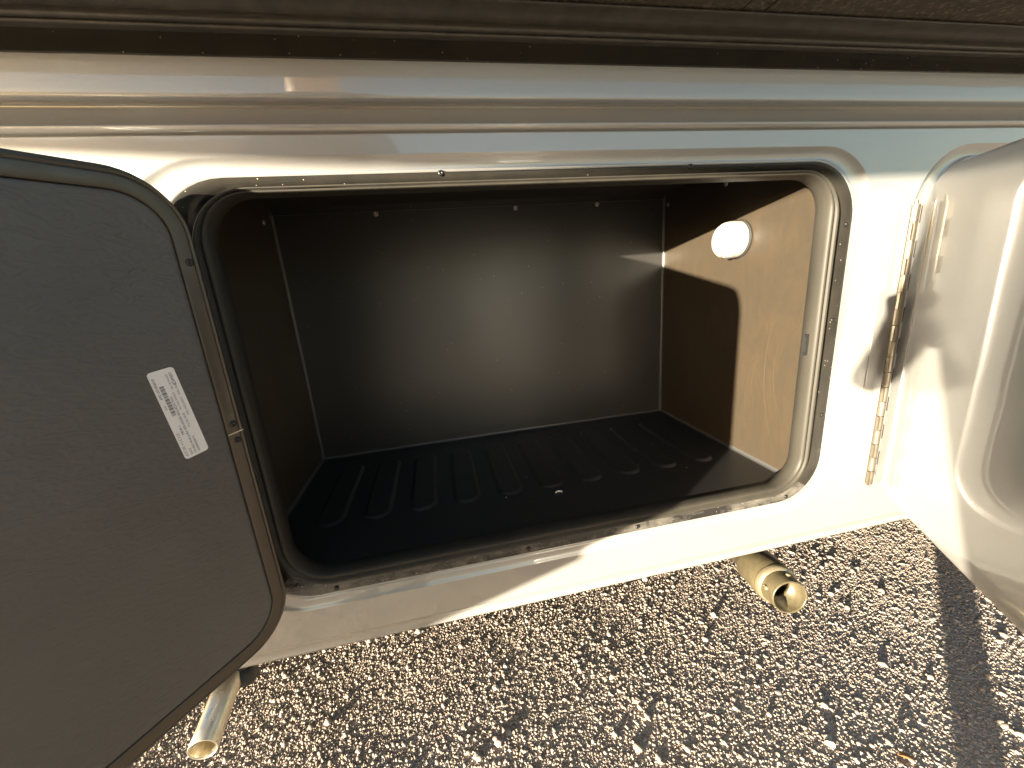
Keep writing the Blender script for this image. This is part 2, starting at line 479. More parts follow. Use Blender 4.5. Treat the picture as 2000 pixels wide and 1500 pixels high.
def compartment(dx, full):
    f = MB()
    L = []
    for (x0, x1, z0, z1, r), y in (((.003, .997, .003, H - .003, .085), .0035), ((.003, .997, .003, H - .003, .085), .0006), ((.005, .995, .005, H - .005, .083), .0000),
                                   ((.033, .967, .024, H - .0125, .066), .0052), ((.036, .964, .027, H - .014, .062), .0075), ((.050, .952, .036, .578, .058), .008)):
        L.append(ring(rr(x0 + dx, x1 + dx, z0, z1, r), y))
    f.loft(L, 0, True)
    # dusty sill gets its own material slot: faces of the lower run
    for i, fc in enumerate(f.f):
        c = sum((f.v[k] for k in fc), Vector()) / len(fc)
        if c.z < .04: f.m[i] = 1
    fr = f.build('compartment_frame', ['black_gloss', 'black_gloss_dusty'], van)
    if full:
        for p in ((.342, .592), (1.0 - .012, .50), (.985, .345), (.99, .17), (.93, .012), (.42, .010), (.11, .009), (.62, .011), (.012, .45), (.70, .592)):
            s_ = inst('rivet', dark_me, (p[0], .0002, p[1]), (0, random.random(), 0), fr)
            s_.scale = (.62, .62, .62)
    s = MB()
    L = []
    secs = [(-.022, .004), (-.0215, -.004), (-.019, -.0085), (-.016, -.010), (-.013, -.0085), (-.011, -.0045), (-.0095, -.0045), (-.007, -.0085), (-.0045, -.0095), (-.0015, -.008), (.0005, -.003), (.0012, .003), (.0012, .018), (-.006, .020)]
    for off, y in secs:
        x0, x1, z0, z1, r = seal_rect(off * .84)
        L.append(ring(rr(x0 + dx, x1 + dx, z0, z1, r, 10), y))
    s.loft(L, 0, True)
    s.build('bulb_seal', 'rubber_seal', van)
    tk = .006; TOP = Zc + .001
    b = MB(); b.box((Xl - tk + dx, Yd, Zf - .01), (Xr + tk + dx, Yd + tk, TOP)); back = b.build('back_panel', 'liner_back', van)
    b = MB(); b.box((Xl - tk + dx, .018, Zf), (Xl + dx, Yd - .0005, TOP)); lp = b.build('side_panel', 'liner_side', van)
    b = MB(); b.box((Xr + dx, .018, Zf), (Xr + tk + dx, Yd - .0005, TOP)); rp = b.build('side_panel', 'liner_side', van)
    b = MB(); b.box((Xl - .02 + dx, .02, Zc), (Xr + .02 + dx, Yd + .02, Zc + .01)); b.build('compartment_ceiling', 'ceiling_board', van)
    b = MB(); b.box((Xl + .0005 + dx, .012, Zf - .01), (Xr - .0005 + dx, Yd - .0005, Zf)); fl = b.build('compartment_floor', 'liner_floor', van)
    # lining between frame and box, all round
    b = MB()
    x0, x1, z0, z1, r = seal_rect(0)
    ins = rr(x0 - .0005 + dx, x1 + .0005 + dx, z0 - .0005, z1 + .0005, r)
    b.loft([ring(ins, .012), ring(ins, .017), ring(rr(Xl - .02 + dx, Xr + .02 + dx, Zf - .03, Zc + .02, .02), .0175)], 0, False)
    b.build('opening_flange', 'dark_gap', van)
    if not full: return
    # moulded ribs in the floor
    for i in range(10):
        xc = .072 + .0866 * i
        q = MB(); L = []
        for off, zz in ((-.001, -.0004), (.0012, .0006), (.0035, .0030), (.0058, .0045), (.0085, .0049), (.011, .0046)):
            R = rr(xc - .0270 + off, xc + .0270 - off, .124 + off, .386 - off, .0268 - off, 8)
            L.append([Vector((x, y, Zf + zz)) for x, y in R])
        q.loft(L, 0, True, cap1=True)
        q.build('floor_rib', 'liner_floor', fl)
    for x in (.205, .538, .753): inst('screw', screw_me, (x, Yd, .629), (0, random.random(), 0), back)
    for y in (.255, .408): inst('screw', screw_me, (Xl, y, .6135), (0, 0, math.pi / 2), lp)
    for y in (.23, .440): inst('screw', screw_me, (Xr, y, .618), (0, 0, -math.pi / 2), rp)
    # rounded welds in the corners of the box
    w = .0065
    def seam(p0, p1, a, c):
        """quarter-round fillet from p0 to p1; a, c = the two wall directions"""
        p0, p1, a, c = Vector(p0), Vector(p1), Vector(a), Vector(c)
        q = MB(); L = []
        for P in (p0, p1):
            row = []
            for k in range(7):
                th = math.pi / 2 * k / 6
                row.append(P + a * w * (1 - math.sin(th)) + c * w * (1 - math.cos(th)))
            L.append(row)
        q.loft(L, 0, True, closed=False)
        q.build('corner_seam', 'liner_seam', van)
    seam((Xl, Yd, Zf), (Xl, Yd, .642), (1, 0, 0), (0, -1, 0))
    seam((Xr, Yd, .642), (Xr, Yd, Zf), (-1, 0, 0), (0, -1, 0))
    seam((Xr, Yd, Zf), (Xl, Yd, Zf), (0, -1, 0), (0, 0, 1))
    seam((Xl, .02, Zf), (Xl, Yd, Zf), (1, 0, 0), (0, 0, 1))
    seam((Xr, Yd, Zf), (Xr, .02, Zf), (-1, 0, 0), (0, 0, 1))
    b = MB(); b.box((Xl, Yd - .004, .634), (Xr, Yd - .0002, .6375)); b.build('top_trim', 'liner_back', van)
    # round lamp on the side panel
    lam = MB()
    C0 = Vector((Xr, .186, .501))
    lam.tube(C0, C0 + Vector((-1, 0, 0)), [(-.001, .0001), (0, .0385), (.004, .0385), (.006, .0378)], 40)
    lo_ = lam.build('compartment_lamp', 'liner_seam', van)
    ln = MB()
    n = 96; loops = []
    for tt, r in ((.006, .0362), (.022, .0362), (.032, .0345), (.039, .030), (.0430, .022), (.0445, .010), (.0447, .0002)):
        lp_ = []
        for k in range(n):
            a = 2 * math.pi * k / n
            # a thumb-sized bite at the lower edge leaves room for the push button
            cut = max(0, 1 - (abs(((a - math.radians(262) + math.pi) % (2 * math.pi)) - math.pi) / .25) ** 2)
            rad = min(r, .0362 - .022 * (cut ** .6 if cut > 0 else 0))
            lp_.append(C0 + Vector((-tt, -math.cos(a) * rad, math.sin(a) * rad)))
        loops.append(lp_)
    ln.loft(loops, 0, True)
    ln.build('lamp_lens', 'lamp_plastic', lo_)
    bt = MB()
    a = math.radians(262); BC = C0 + Vector((0, -math.cos(a) * .0290, math.sin(a) * .0290))
    bt.tube(BC, BC + Vector((-1, 0, 0)), [(.005, .0060), (.026, .0060), (.029, .0046), (.030, .0002)], 18)
    bt.build('push_button', 'lamp_plastic', lo_)
    bt = MB(); bt.tube(BC, BC + Vector((-1, 0, 0)), [(.005, .0088), (.0235, .0088), (.0235, .0062)], 20); bt.build('button_ring', 'liner_seam', lo_)
    # latch striker on the seal's edge
    st = MB(); st.box((.9375, .003, .287), (.9455, .0075, .324)); st.box((.9345, .003, .287), (.9375, .0065, .292)); st.box((.9345, .003, .319), (.9375, .0065, .324))
    st.build('latch_striker', 'dark_gap', van)
compartment(0, True)
compartment(RX, False)

# ------------------------------------------------------------------ doors
def door_map(P0, ang, sag):
    a = math.radians(ang)
    d = Vector((-math.sin(a), -math.cos(a), 0)); n = Vector((math.cos(a), -math.sin(a), 0))
    P0 = Vector(P0)
    return (lambda u, z, w: P0 + d * u + n * w + Vector((0, 0, z - sag * u))), d, n
# open door at the left: we look at its inner face
LD, ld, ln_ = door_map((.0557, -.03, 0), 36.3, .025)
tk_, ty_ = math.tan(SUN_EL), math.cos(SUN_AZ)
def cut_z(u):                  # invented slant at the far lower corner, shaped to let sunlight through
    return -.110 + ((.100 + .606 * u) - .155) * .2692 + tk_ * (.03 + .807 * u) / ty_ + .025 * u
def lring(u0, u1, z0, z1, r, w, n=12):
    P = rr(u0, u1, z0, z1, r, n)
    za = cut_z(1.0) + z0 + .006 ; slope = cut_z(1.0) - cut_z(0.0)
    ub = 1.0 - (cut_z(1.0) + .006) / slope
    for k in range(n + 1):
        q = k / n
        u = (ub + (u0 if u0 > 0 else 0) * .1) + (u1 - ub) * q
        P[3 * (n + 1) + k] = (u, z0 + max(0, slope * (u - ub) - (u0 * .1 * slope if u0 > 0 else 0)))
    return [LD(u, z, w) for u, z in P]
WD = 1.0
b = MB()
b.loft([lring(.001, WD - .001, -.005, .585, .058, -.004), lring(-.0005, WD + .0005, -.0065, .5865, .0595, -.006),
        lring(-.0005, WD + .0005, -.0065, .5865, .0595, -.046), lring(.003, WD - .003, -.003, .583, .056, -.050)], 0, True, cap1=True, flip=True)
b.loft([lring(.001, WD - .001, -.005, .585, .058, -.004), lring(.016, WD - .016, .010, .570, .046, -.004)], 0, True)
ldoor = b.build('compartment_door', 'silver_paint', van)
ldoor['label'] = 'open door seen from its dark grained inner side'
fr = MB()
secs = [(.0, -.006), (.0003, -.001), (.0012, 0.0), (.0024, -.0004), (.0032, -.0014), (.0040, -.0012), (.0048, -.0002), (.006, 0), (.0175, 0), (.0188, -.0004), (.0192, -.0035)]
fr.loft([lring(o_, WD - o_, -.006 + o_, .586 - o_, .059 - o_ * .8, w) for o_, w in secs], 0, True)
fr.build('edge_frame', 'bronze_frame', ldoor)
ip = MB()
secs = [(.0196, -.0040), (.0200, -.0014), (.0212, -.0005), (.0235, -.0002)]
L = [lring(o_, WD - o_, -.006 + o_, .586 - o_, .059 - o_ * .8, w) for o_, w in secs]
ip.loft(L, 0, True, cap1=True)
ip.build('inner_panel', 'grained_plastic', ldoor)
gs = MB()
secs = [(-.002, -.012), (-.0045, -.011), (-.006, -.014), (-.0045, -.018), (-.001, -.019)]
gs.loft([lring(o_, WD - o_, -.006 + o_, .586 - o_, .059 - o_ * .8, w) for o_, w in secs], 0, True)
gs.build('edge_gasket', 'rubber', ldoor)
# corner joint of the frame: a hairline step and two screws
qn = ln_.to_track_quat('-Y', 'Z').to_euler()
for u, z in ((.0095, .498), (.0100, .305), (.0102, .284)):
    s_ = inst('screw', dark_me, LD(u, z, .0001), qn, ldoor); s_.scale = (.72, .72, .72)
jt = MB()
for zz in (.2935,):
    P = [LD(.0005, zz, .0004), LD(.0188, zz - .001, .0004), LD(.0188, zz + .0002, .0004), LD(.0005, zz + .0013, .0004)]
    jt.add(P + [p - ln_ * .003 for p in P], [(0, 1, 2, 3)[::-1], (0, 1, 5, 4), (2, 3, 7, 6)], 0)
jt.build('frame_joint', 'zinc_screw', ldoor)

# printed sticker with its text
def text_mesh(body, size):
    cu = bpy.data.curves.new('t', 'FONT'); cu.body = body; cu.size = size; cu.resolution_u = 2
    o_ = bpy.data.objects.new('t', cu); col.objects.link(o_)
    dg = bpy.context.evaluated_depsgraph_get(); dg.update()
    me = bpy.data.meshes.new_from_object(o_.evaluated_get(dg))
    V = [v.co.copy() for v in me.vertices]; F = [list(p.vertices) for p in me.polygons]
    bpy.data.objects.remove(o_); bpy.data.meshes.remove(me)
    return V, F
stk = MB()
SC, SL, SWd = (.0597, .3367), .1035, .0245            # centre (u,z), length, width
ax_u, ax_z = (.0105 / .1), 1.0
la = math.hypot(ax_u, ax_z); ax_u /= la; ax_z /= la
def SK(x, y, w):      # x along reading direction (up), y towards letter tops (+u)
    u = SC[0] + x * ax_u + y * ax_z; z = SC[1] + x * ax_z - y * ax_u
    return LD(u, z, w)
R = rr(-SL / 2, SL / 2, -SWd / 2, SWd / 2, .0035, 6)
# SK is (x,y) -> right-handed seen from the inner side is mirrored, so order handled by flip
stk.loft([[SK(x, y, -.0004) for x, y in R], [SK(x, y, .0003) for x, y in R]], 0, False, cap1=True)
def put(body, x, y, size, sx=1., mi=1):
    V, F = text_mesh(body, size)
    stk.add([SK(x + v.x * sx, y + v.y, .00055) for v in V], F, mi)
x0 = -SL / 2
put('ATC IN: 4 S E 2.S3', x0 + .003, .0082, .0036, 1.05, 2)
put('10.0', x0 + .060, .0082, .0030, 1., 2)
put('APD-301406010', x0 + .0725, .0082, .0034, 1.05)
put('DATE', x0 + .003, .0036, .0032)
put('MRW-1', x0 + .028, .0036, .0036, 1.)
put('STD BAG 40x40 J6 BLK SIDE HINGED BAG,24Z,BT,TM,N', x0 + .003, -.0002, .0031, .93)
put('V00000000014', x0 + .003, -.0040, .0032)
put('Eng Qty 40.00', x0 + .034, -.0044, .0030, 1., 2)
put('Run Date 9/4/2023', x0 + .056, -.0036, .0028, .95, 2)
put('Qty | 00 9/4/2023', x0 + .080, -.0042, .0026, .95, 2)
put('WKL HGN-942-2', x0 + .047, -.0084, .0030, 1., 2)
put('WKL HGN', x0 + .072, -.0084, .0030, 1., 2)
put('LIPPERT', x0 + .087, -.0086, .0037, .9)
cw = [(0, .0), (.0016, .0012), (.0042, .0022), (.0042, .0026), (.0008, .0014), (-.0006, 0), (.0006, -.0010), (.0030, -.0012), (.0030, -.0008), (.0012, -.0005)]
stk.add([SK(x0 + .0842 + a * .8, -.0076 + b_, .00055) for a, b_ in cw], [list(range(len(cw)))], 1)
xx = x0 + .052
while xx < x0 + .0865:
    wbar = random.choice([.0004, .0004, .0008, .0012])
    stk.add([SK(xx, .0028, .00055), SK(xx + wbar, .0028, .00055), SK(xx + wbar, .0070, .00055), SK(xx, .0070, .00055)], [(0, 1, 2, 3)], 2)
    xx += wbar + random.choice([.0004, .0004, .0008])
stk.build('sticker', ['sticker_paper', 'sticker_ink', 'sticker_grey'], ldoor)['label'] = 'white printed sticker with barcode'

# open door at the right: we look at its painted outer face
RD, rd, rn = door_map((1.125, -.016, 0), 32.3, .0)
def rring(u0, u1, z0, z1, r, w, n=12): return [RD(u, z, w) for u, z in rr(u0, u1, z0, z1, r, n)]
b = MB()
U0 = -.012
secs = [(.0, .030), (.0, .006), (.0008, .003), (.003, .0008), (.007, 0.), (.020, -.0006), (.030, -.0008)]
b.loft([rring(U0 + o_, 1.02 - o_, .002 + o_, .572 - o_, .060 - o_ * .5, w) for o_, w in secs], 0, True, cap1=True, flip=True)
b.loft([rring(U0, 1.02, .002, .572, .060, .030), rring(U0 + .02, 1.0, .022, .552, .05, .031)], 0, True)
rdoor = b.build('compartment_door', 'silver_paint', van)
rdoor['label'] = 'open door seen from its glossy silver outer side'
ip = MB()
ip.loft([rring(U0 + .0205, .9995, .0225, .5515, .0495, .029), rring(U0 + .022, .998, .024, .550, .048, .032)], 0, True, cap1=True)
ip.build('inner_panel', 'grained_plastic', rdoor)

# piano hinge between wall and door
hx, hy = 1.1045, -.0135
hg = MB()
hg.tube((hx, hy, .012), (hx, hy, 1), [(0, .0025), (.518, .0025)], 12)
hinge = hg.build('piano_hinge', 'hinge_metal', van)
kn = MB(); step = .0282
kh = step * .480
kn.tube((0, 0, -kh), (0, 0, 1), [(0, .0058), (2 * kh, .0058)], 18)
kn.tube((0, 0, -kh), (0, 0, 1), [(0, .0015), (0, .0058)], 18, 0, False)
kn.tube((0, 0, kh), (0, 0, 1), [(0, .0058), (0, .0015)], 18, 0, False)
o = kn.build('hinge_knuckle', 'hinge_metal'); kme = o.data; bpy.data.objects.remove(o)
nk = 18
for i in range(nk):
    zc = .016 + step * (i + .5)
    inst('hinge_knuckle', kme, (hx, hy, zc), None, hinge)
    # each leaf wraps round every other knuckle
    lf = MB(); h_ = step * .480
    if i % 2 == 0:
        lf.box((hx - .0092, hy - .0048, zc - h_), (hx - .0050, hy - .0020, zc + h_))
    else:
        P = [RD(u, z, w) for u, z, w in ((-.020, zc - h_, .0012), (-.014, zc - h_, .0012), (-.014, zc + h_, .0012), (-.020, zc + h_, .0012))]
        P2 = [p_ + rn * .0014 for p_ in P]
        lf.add(P + P2, [(0, 1, 2, 3), (7, 6, 5, 4), (0, 4, 5, 1), (1, 5, 6, 2), (2, 6, 7, 3), (3, 7, 4, 0)], 0)
    lf.build('hinge_tab', 'hinge_metal', hinge)
# the leaf screwed to the painted wall and the one on the door
lf = MB(); lf.box((hx - .030, -.0012, .014), (hx - .004, -.0004, .526)); lf.build('hinge_leaf', 'silver_paint', hinge)
lf = MB()
P = [RD(u, z, w) for u, z, w in ((-.008, .016, -.001), (.019, .016, -.001), (.019, .524, -.001), (-.008, .524, -.001))]
P2 = [p - rn * .0016 for p in P]
lf.add(P + P2, [(4, 5, 6, 7), (0, 1, 5, 4), (1, 2, 6, 5), (2, 3, 7, 6), (3, 0, 4, 7)], 0)
lf.build('hinge_leaf', 'silver_paint', hinge)

# ------------------------------------------------------------------ slide-out above
sf = MB()
extrude_x(sf, [(.7127, -.0022), (.7127, -.0042), (.7134, -.005), (.7330, -.0035), (.7350, -.0035)], XA, XB, 0, False)
sf.build('slide_frame', 'black_gloss', van)
ws = MB()
prof = [(.7343, -.0030), (.7343, -.0110), (.7350, -.0132), (.7368, -.0134), (.7379, -.0110), (.7383, -.0080)] + arc(.7383, -.0080, .7484, -.0135, .0085, 10)[1:] + \
       [(.7493, -.0112), (.7499, -.0120)] + arc(.7499, -.0120, .7583, -.0330, -.002, 8)[1:] + [(.7592, -.0340), (.7601, -.0330), (.7612, -.028)]
extrude_x(ws, prof, XA, XB, 0, True)
ws.build('wiper_seal', 'rubber', van)
YS = -.13
bx = MB()
bx.box((-1.9, YS + .02, .7695), (3.4, .3, 2.2))
slide = bx.build('slide_out', 'off_white_wall', van)
cuts = [-1.9, -1.0, -.12, .742, .776, 1.262, 2.2, 2.9, 3.4]
for a, c in zip(cuts, cuts[1:]):
    b = MB(); b.box((a + .0011, YS + .021, .7620), (c - .0011, -.012, .7690)); b.build('underside_panel', 'slide_board', slide)
fa = MB()
fa.box((-1.95, YS - .012, .758), (3.45, YS + .0195, 2.25))
fa.build('slide_fascia', 'off_white_wall', slide)

# ------------------------------------------------------------------ pipes under the skirt
pe, ps = Vector((-.1225, -.02, -.2150)), Vector((-.1335, .09, -.2075))
ax = (ps - pe).normalized()
p = MB()
r = .0205
p.tube(pe, ps, [(.34, r), (.0, r), (-.0002, r - .0006), (-.0002, r - .0022), (.002, r - .0026), (.34, r - .0026)], 48)
ex = p.build('exhaust_pipe', 'exhaust_steel', van)
bk = MB()
c0 = Vector((-.032, .085, -.165))
bk.box((-.138, .092, -.206), (-.104, .112, -.10))
c0 = Vector((-.138, .102, -.218)); bk.tube(c0, c0 + Vector((.03, 0, .004)), [(0, .004), (0, .020), (.034, .020), (.040, .014), (.040, .0005)], 20)
bk.build('pipe_hanger', 'bracket_black', van)

m0, m1 = Vector((.9455, -.02, -.2085)), Vector((.9430, .055, -.1925))
m1 = Vector((.966, .08, -.2215))
ax = (m1 - m0).normalized()
p = MB(); R0 = .0352
p.tube(m0, m1, [(.26, .0320), (.125, .0320), (.120, .0400), (.116, .0430), (.052, .0430), (.0475, .0410)], 48)
dr = p.build('drain_outlet', 'olive_fitting', van)
p = MB(); p.tube(m0, m1, [(.049, .0380), (.049, .0425), (.046, .0436), (.036, .0410), (.034, .0370)], 48); p.build('fitting_ring', 'fitting_ring', dr)
p = MB(); p.tube(m0, m1, [(.040, R0 + .0012), (.002, R0), (0, R0 - .0005), (0, R0 - .0028), (.002, R0 - .0034), (.038, R0 - .0034), (.038, R0 - .0085), (.047, R0 - .0085), (.047, R0 - .0034), (.16, R0 - .006), (.16, .0003)], 48)
p.build('spout', 'olive_fitting', dr)
side_dir = ax.cross(Vector((0, 0, 1))).normalized(); up_dir = side_dir.cross(ax)
for ang in (20, 75, 165):
    rad = side_dir * math.cos(math.radians(ang)) + up_dir * math.sin(math.radians(ang))
    p = MB(); q0 = m0 + ax * .021 + rad * (R0 - .001)
    p.tube(q0, q0 + rad, [(0, .0048), (.0045, .0045), (.0055, .003), (.0055, .0003)], 12); p.build('lug', 'fitting_ring', dr)

# ------------------------------------------------------------------ small things on the compartment floor
cl = MB()
c0 = Vector((.508, .102, Zf + .0022)); pts = []
L = []
for k in range(11):
    th = math.radians(15 + 150 * k / 10)
    cc = c0 + Vector((math.cos(th) * .0062, math.sin(th) * .0045, 0))
    rad = Vector((math.cos(th), math.sin(th), 0))
    L.append([cc + (rad * math.cos(q) + Vector((0, 0, 1)) * math.sin(q)) * .0015 for q in [2 * math.pi * j / 8 for j in range(8)]])
cl.loft(L, 0, True, cap0=True, cap1=True)
tag(cl.build('plastic_clip', 'clip_white'), 'tiny curved white plastic clip lying on the black compartment floor', 'clip')

def stones(name, n, region, sizes, mat_, zfun, kind='stuff', big=None):
    g = (1 + 5 ** .5) / 2
    V0 = np.array([(-1, g, 0), (1, g, 0), (-1, -g, 0), (1, -g, 0), (0, -1, g), (0, 1, g), (0, -1, -g), (0, 1, -g), (g, 0, -1), (g, 0, 1), (-g, 0, -1), (-g, 0, 1)], float)
    V0 /= np.linalg.norm(V0[0])
    F0 = np.array([(0, 11, 5), (0, 5, 1), (0, 1, 7), (0, 7, 10), (0, 10, 11), (1, 5, 9), (5, 11, 4), (11, 10, 2), (10, 7, 6), (7, 1, 8), (3, 9, 4), (3, 4, 2), (3, 2, 6), (3, 6, 8), (3, 8, 9), (4, 9, 5), (2, 4, 11), (6, 2, 10), (8, 6, 7), (9, 8, 1)])
    x = rng.uniform(region[0], region[1], 3 * n); y = rng.uniform(region[2], region[3], 3 * n)
    if len(region) > 4: k_ = region[4](x, y); x, y = x[k_], y[k_]
    x, y = x[:n], y[:n]; n = len(x)
    s = sizes(x, y, n)
    V = np.repeat(V0[None], n, 0) * rng.uniform(.68, 1.22, (n, 12, 1))
    V *= np.stack([rng.uniform(.8, 1.35, n), rng.uniform(.7, 1.1, n), rng.uniform(.5, .9, n)], 1)[:, None, :]
    q = rng.normal(size=(n, 4)); q[:, 1:3] *= .35; q /= np.linalg.norm(q, axis=1, keepdims=True)
    w_, x_, y_, z_ = q.T
    Rm = np.stack([1 - 2 * (y_ ** 2 + z_ ** 2), 2 * (x_ * y_ - z_ * w_), 2 * (x_ * z_ + y_ * w_), 2 * (x_ * y_ + z_ * w_), 1 - 2 * (x_ ** 2 + z_ ** 2), 2 * (y_ * z_ - x_ * w_), 2 * (x_ * z_ - y_ * w_), 2 * (y_ * z_ + x_ * w_), 1 - 2 * (x_ ** 2 + y_ ** 2)], 1).reshape(n, 3, 3)
    th = rng.uniform(0, 2 * np.pi, n)
    cz, sz = np.cos(th), np.sin(th)
    Rz = np.zeros((n, 3, 3)); Rz[:, 0, 0] = cz; Rz[:, 0, 1] = -sz; Rz[:, 1, 0] = sz; Rz[:, 1, 1] = cz; Rz[:, 2, 2] = 1
    V = np.einsum('nij,nkj->nki', Rz @ Rm, V) * s[:, None, None]
    V[:, :, 0] += x[:, None]; V[:, :, 1] += y[:, None]; V[:, :, 2] += (zfun(x, y, s))[:, None]
    V = V.reshape(-1, 3) * S
    F = (F0[None] + (np.arange(n) * 12)[:, None, None]).reshape(-1, 3)
    me = bpy.data.meshes.new(name)
    me.vertices.add(len(V)); me.vertices.foreach_set('co', V.ravel())
    me.loops.add(F.size); me.loops.foreach_set('vertex_index', F.ravel().astype(np.int32))
    me.polygons.add(len(F)); me.polygons.foreach_set('loop_start', np.arange(0, F.size, 3, dtype=np.int32)); 
    me.update(calc_edges=True)
    a = me.attributes.new('tint', 'FLOAT', 'FACE')
    a.data.foreach_set('value', np.repeat(rng.uniform(0, 1, n), 20).astype(np.float32))
    me.materials.append(MATS[mat_])
    o_ = link(name, me, Vector((0, 0, 0)))
    tag(o_, kind=kind)
    return o_
def patchy(x, y): return np.clip(.5 + .5 * np.sin(x * 5.3 + 1.2 * np.sin(y * 6 + 1)) * np.cos(y * 7.1 + x * 2.3) + .25 * np.sin(x * 19 + y * 13), 0, 1)
def sz(x, y, n):
    base = np.exp(rng.normal(math.log(.0022), .38, n))
    return base * (1 + .55 * patchy(x, y) ** 3 + (rng.uniform(0, 1, n) < .008) * rng.uniform(.5, 1.6, n))
gravel = stones('gravel', 136000, (-.66, 2.1, -.36, .50, lambda x, y: y > .224 - .265 * (x + .42) - .10 + np.clip(x - 1.25, 0, 9) * .3), sz, 'gravel_stone', lambda x, y, s: GZ + ground_h(x, y) + s * rng.uniform(-.50, -.12, len(s)))
tag(gravel, 'loose tan and grey gravel covering the ground below the motorhome', 'gravel')
g2 = stones('gravel', 11000, (-2.6, 4.2, -2.6, 2.2), lambda x, y, n: np.exp(rng.normal(math.log(.0062), .35, n)), 'gravel_stone', lambda x, y, s: GZ + ground_h(x, y) + s * rng.uniform(-.5, .0, len(s)))
tag(g2, 'sparser gravel farther from the motorhome', 'gravel')
cr = stones('crumbs', 15, (.40, .80, .10, .30), lambda x, y, n: rng.uniform(.0006, .0018, n), 'crumb', lambda x, y, s: Zf + s * .4 + 0 * x)
tag(cr, 'white specks of debris scattered on the compartment floor', 'debris')

# ------------------------------------------------------------------ photographer (stands behind the lens; throws the shadows)
def skin(name, pts, edges, radii, levels=1):
    me = bpy.data.meshes.new(name)
    me.from_pydata([Vector(p) * S for p in pts], edges, [])
    o_ = bpy.data.objects.new(name, me); col.objects.link(o_)
    md_ = o_.modifiers.new('skin', 'SKIN')
    for v_, r_ in zip(me.skin_vertices[0].data, radii):
        rx, ry = r_ if isinstance(r_, tuple) else (r_, r_)
        v_.radius = (rx * S, ry * S)
    me.skin_vertices[0].data[0].use_root = True
    sb = o_.modifiers.new('sub', 'SUBSURF'); sb.levels = levels; sb.render_levels = levels
    dg = bpy.context.evaluated_depsgraph_get(); dg.update()
    out = bpy.data.meshes.new_from_object(o_.evaluated_get(dg))
    bpy.data.objects.remove(o_)
    for p_ in out.polygons: p_.use_smooth = True
    return out
per = empty('person', (.06, -1.0, GZ), 'person in dark jacket and jeans holding a phone toward the open compartment', 'person')
J = dict(pel=(-.02, -1.02, .42), sp=(-.01, -1.00, .66), ch=(.0, -.985, .86), nk=(.01, -.955, 1.02), hd=(.02, -.925, 1.12), ht=(.02, -.93, 1.24),
         hl=(-.09, -1.04, .33), kl=(-.06, -1.03, -.02), al=(-.09, -1.09, -.44), tl=(-.07, -.93, -.495),
         hr=(.05, -1.0, .33), kr=(.13, -.93, -.02), ar=(.10, -.965, -.44), tr=(.13, -.81, -.495),
         sl=(-.20, -1.0, .93), el=(-.28, -1.02, .62), wl=(-.22, -.90, .40), gl=(-.20, -.86, .35),
         sr=(.20, -.98, .93), er=(.33, -.93, .66), wr=(.40, -.70, .44), gr=(.385, -.635, .425))
rad = dict(pel=.15, sp=.135, ch=(.17, .14), nk=.06, hd=.085, ht=.07, hl=.12, kl=.048, al=.034, tl=.03, hr=.12, kr=.048, ar=.034, tr=.03,
           sl=.075, el=.05, wl=.032, gl=.036, sr=.075, er=.05, wr=.032, gr=.036)
names = list(J)
ed = [('pel', 'sp'), ('sp', 'ch'), ('ch', 'nk'), ('nk', 'hd'), ('hd', 'ht'), ('pel', 'hl'), ('hl', 'kl'), ('kl', 'al'), ('al', 'tl'), ('pel', 'hr'), ('hr', 'kr'), ('kr', 'ar'), ('ar', 'tr'),
      ('ch', 'sl'), ('sl', 'el'), ('el', 'wl'), ('wl', 'gl'), ('ch', 'sr'), ('sr', 'er'), ('er', 'wr'), ('wr', 'gr')]
bme = skin('body', [J[k] for k in names], [(names.index(a), names.index(b_)) for a, b_ in ed], [rad[k] for k in names], 2)
for mm in ('jacket', 'jeans', 'skin', 'shoe', 'hair'): bme.materials.append(MATS[mm])
for p_ in bme.polygons:
    c = p_.center / S
    near_hand = min((c - Vector(J[k])).length for k in ('gl', 'gr')) < .052
    if c.z > 1.03: p_.material_index = 4 if (c.z > 1.19 or c.y < -.955) else 2
    elif near_hand: p_.material_index = 2
    elif c.z < -.43: p_.material_index = 3
    elif c.z < .40 and abs(c.x + .02) < .19: p_.material_index = 1
    else: p_.material_index = 0
link('body', bme, Vector((0, 0, 0)), per)
# fingers of the hand round the phone's end
gr = Vector(J['gr'])
for k, (dz, ln2) in enumerate(((.028, .9), (.012, 1.), (-.004, .95), (-.019, .8))):
    a = gr + Vector((.0, .012, dz)); b_ = gr + Vector((.012, .040, dz)); c = gr + Vector((-.016 * ln2, .052, dz * .9)); 
    fm = skin('finger', [a, b_, c], [(0, 1), (1, 2)], [.0095, .0088, .0075], 1); fm.materials.append(MATS['skin']); link('finger', fm, Vector((0, 0, 0)), per)
fm = skin('thumb', [gr + Vector((-.01, .0, -.01)), gr + Vector((-.035, .018, .004)), gr + Vector((-.055, .026, .012))], [(0, 1), (1, 2)], [.012, .0105, .0085], 1); fm.materials.append(MATS['skin']); link('thumb', fm, Vector((0, 0, 0)), per)
for sx in (-.024, .024):
    e = MB(); e.tube(Vector((.02 + sx, -.868, 1.125)), Vector((.02 + sx, 0, 1.125)), [(0, .0005), (.002, .007), (.006, .008)], 12); e.build('eye', 'phone_black', per)
nz = MB(); nz.add([(.02, -.842, 1.098), (.007, -.862, 1.095), (.033, -.862, 1.095), (.02, -.866, 1.13)], [(0, 1, 3), (0, 3, 2), (0, 2, 1), (1, 2, 3)], 0, True); nz.build('nose', 'skin', per)
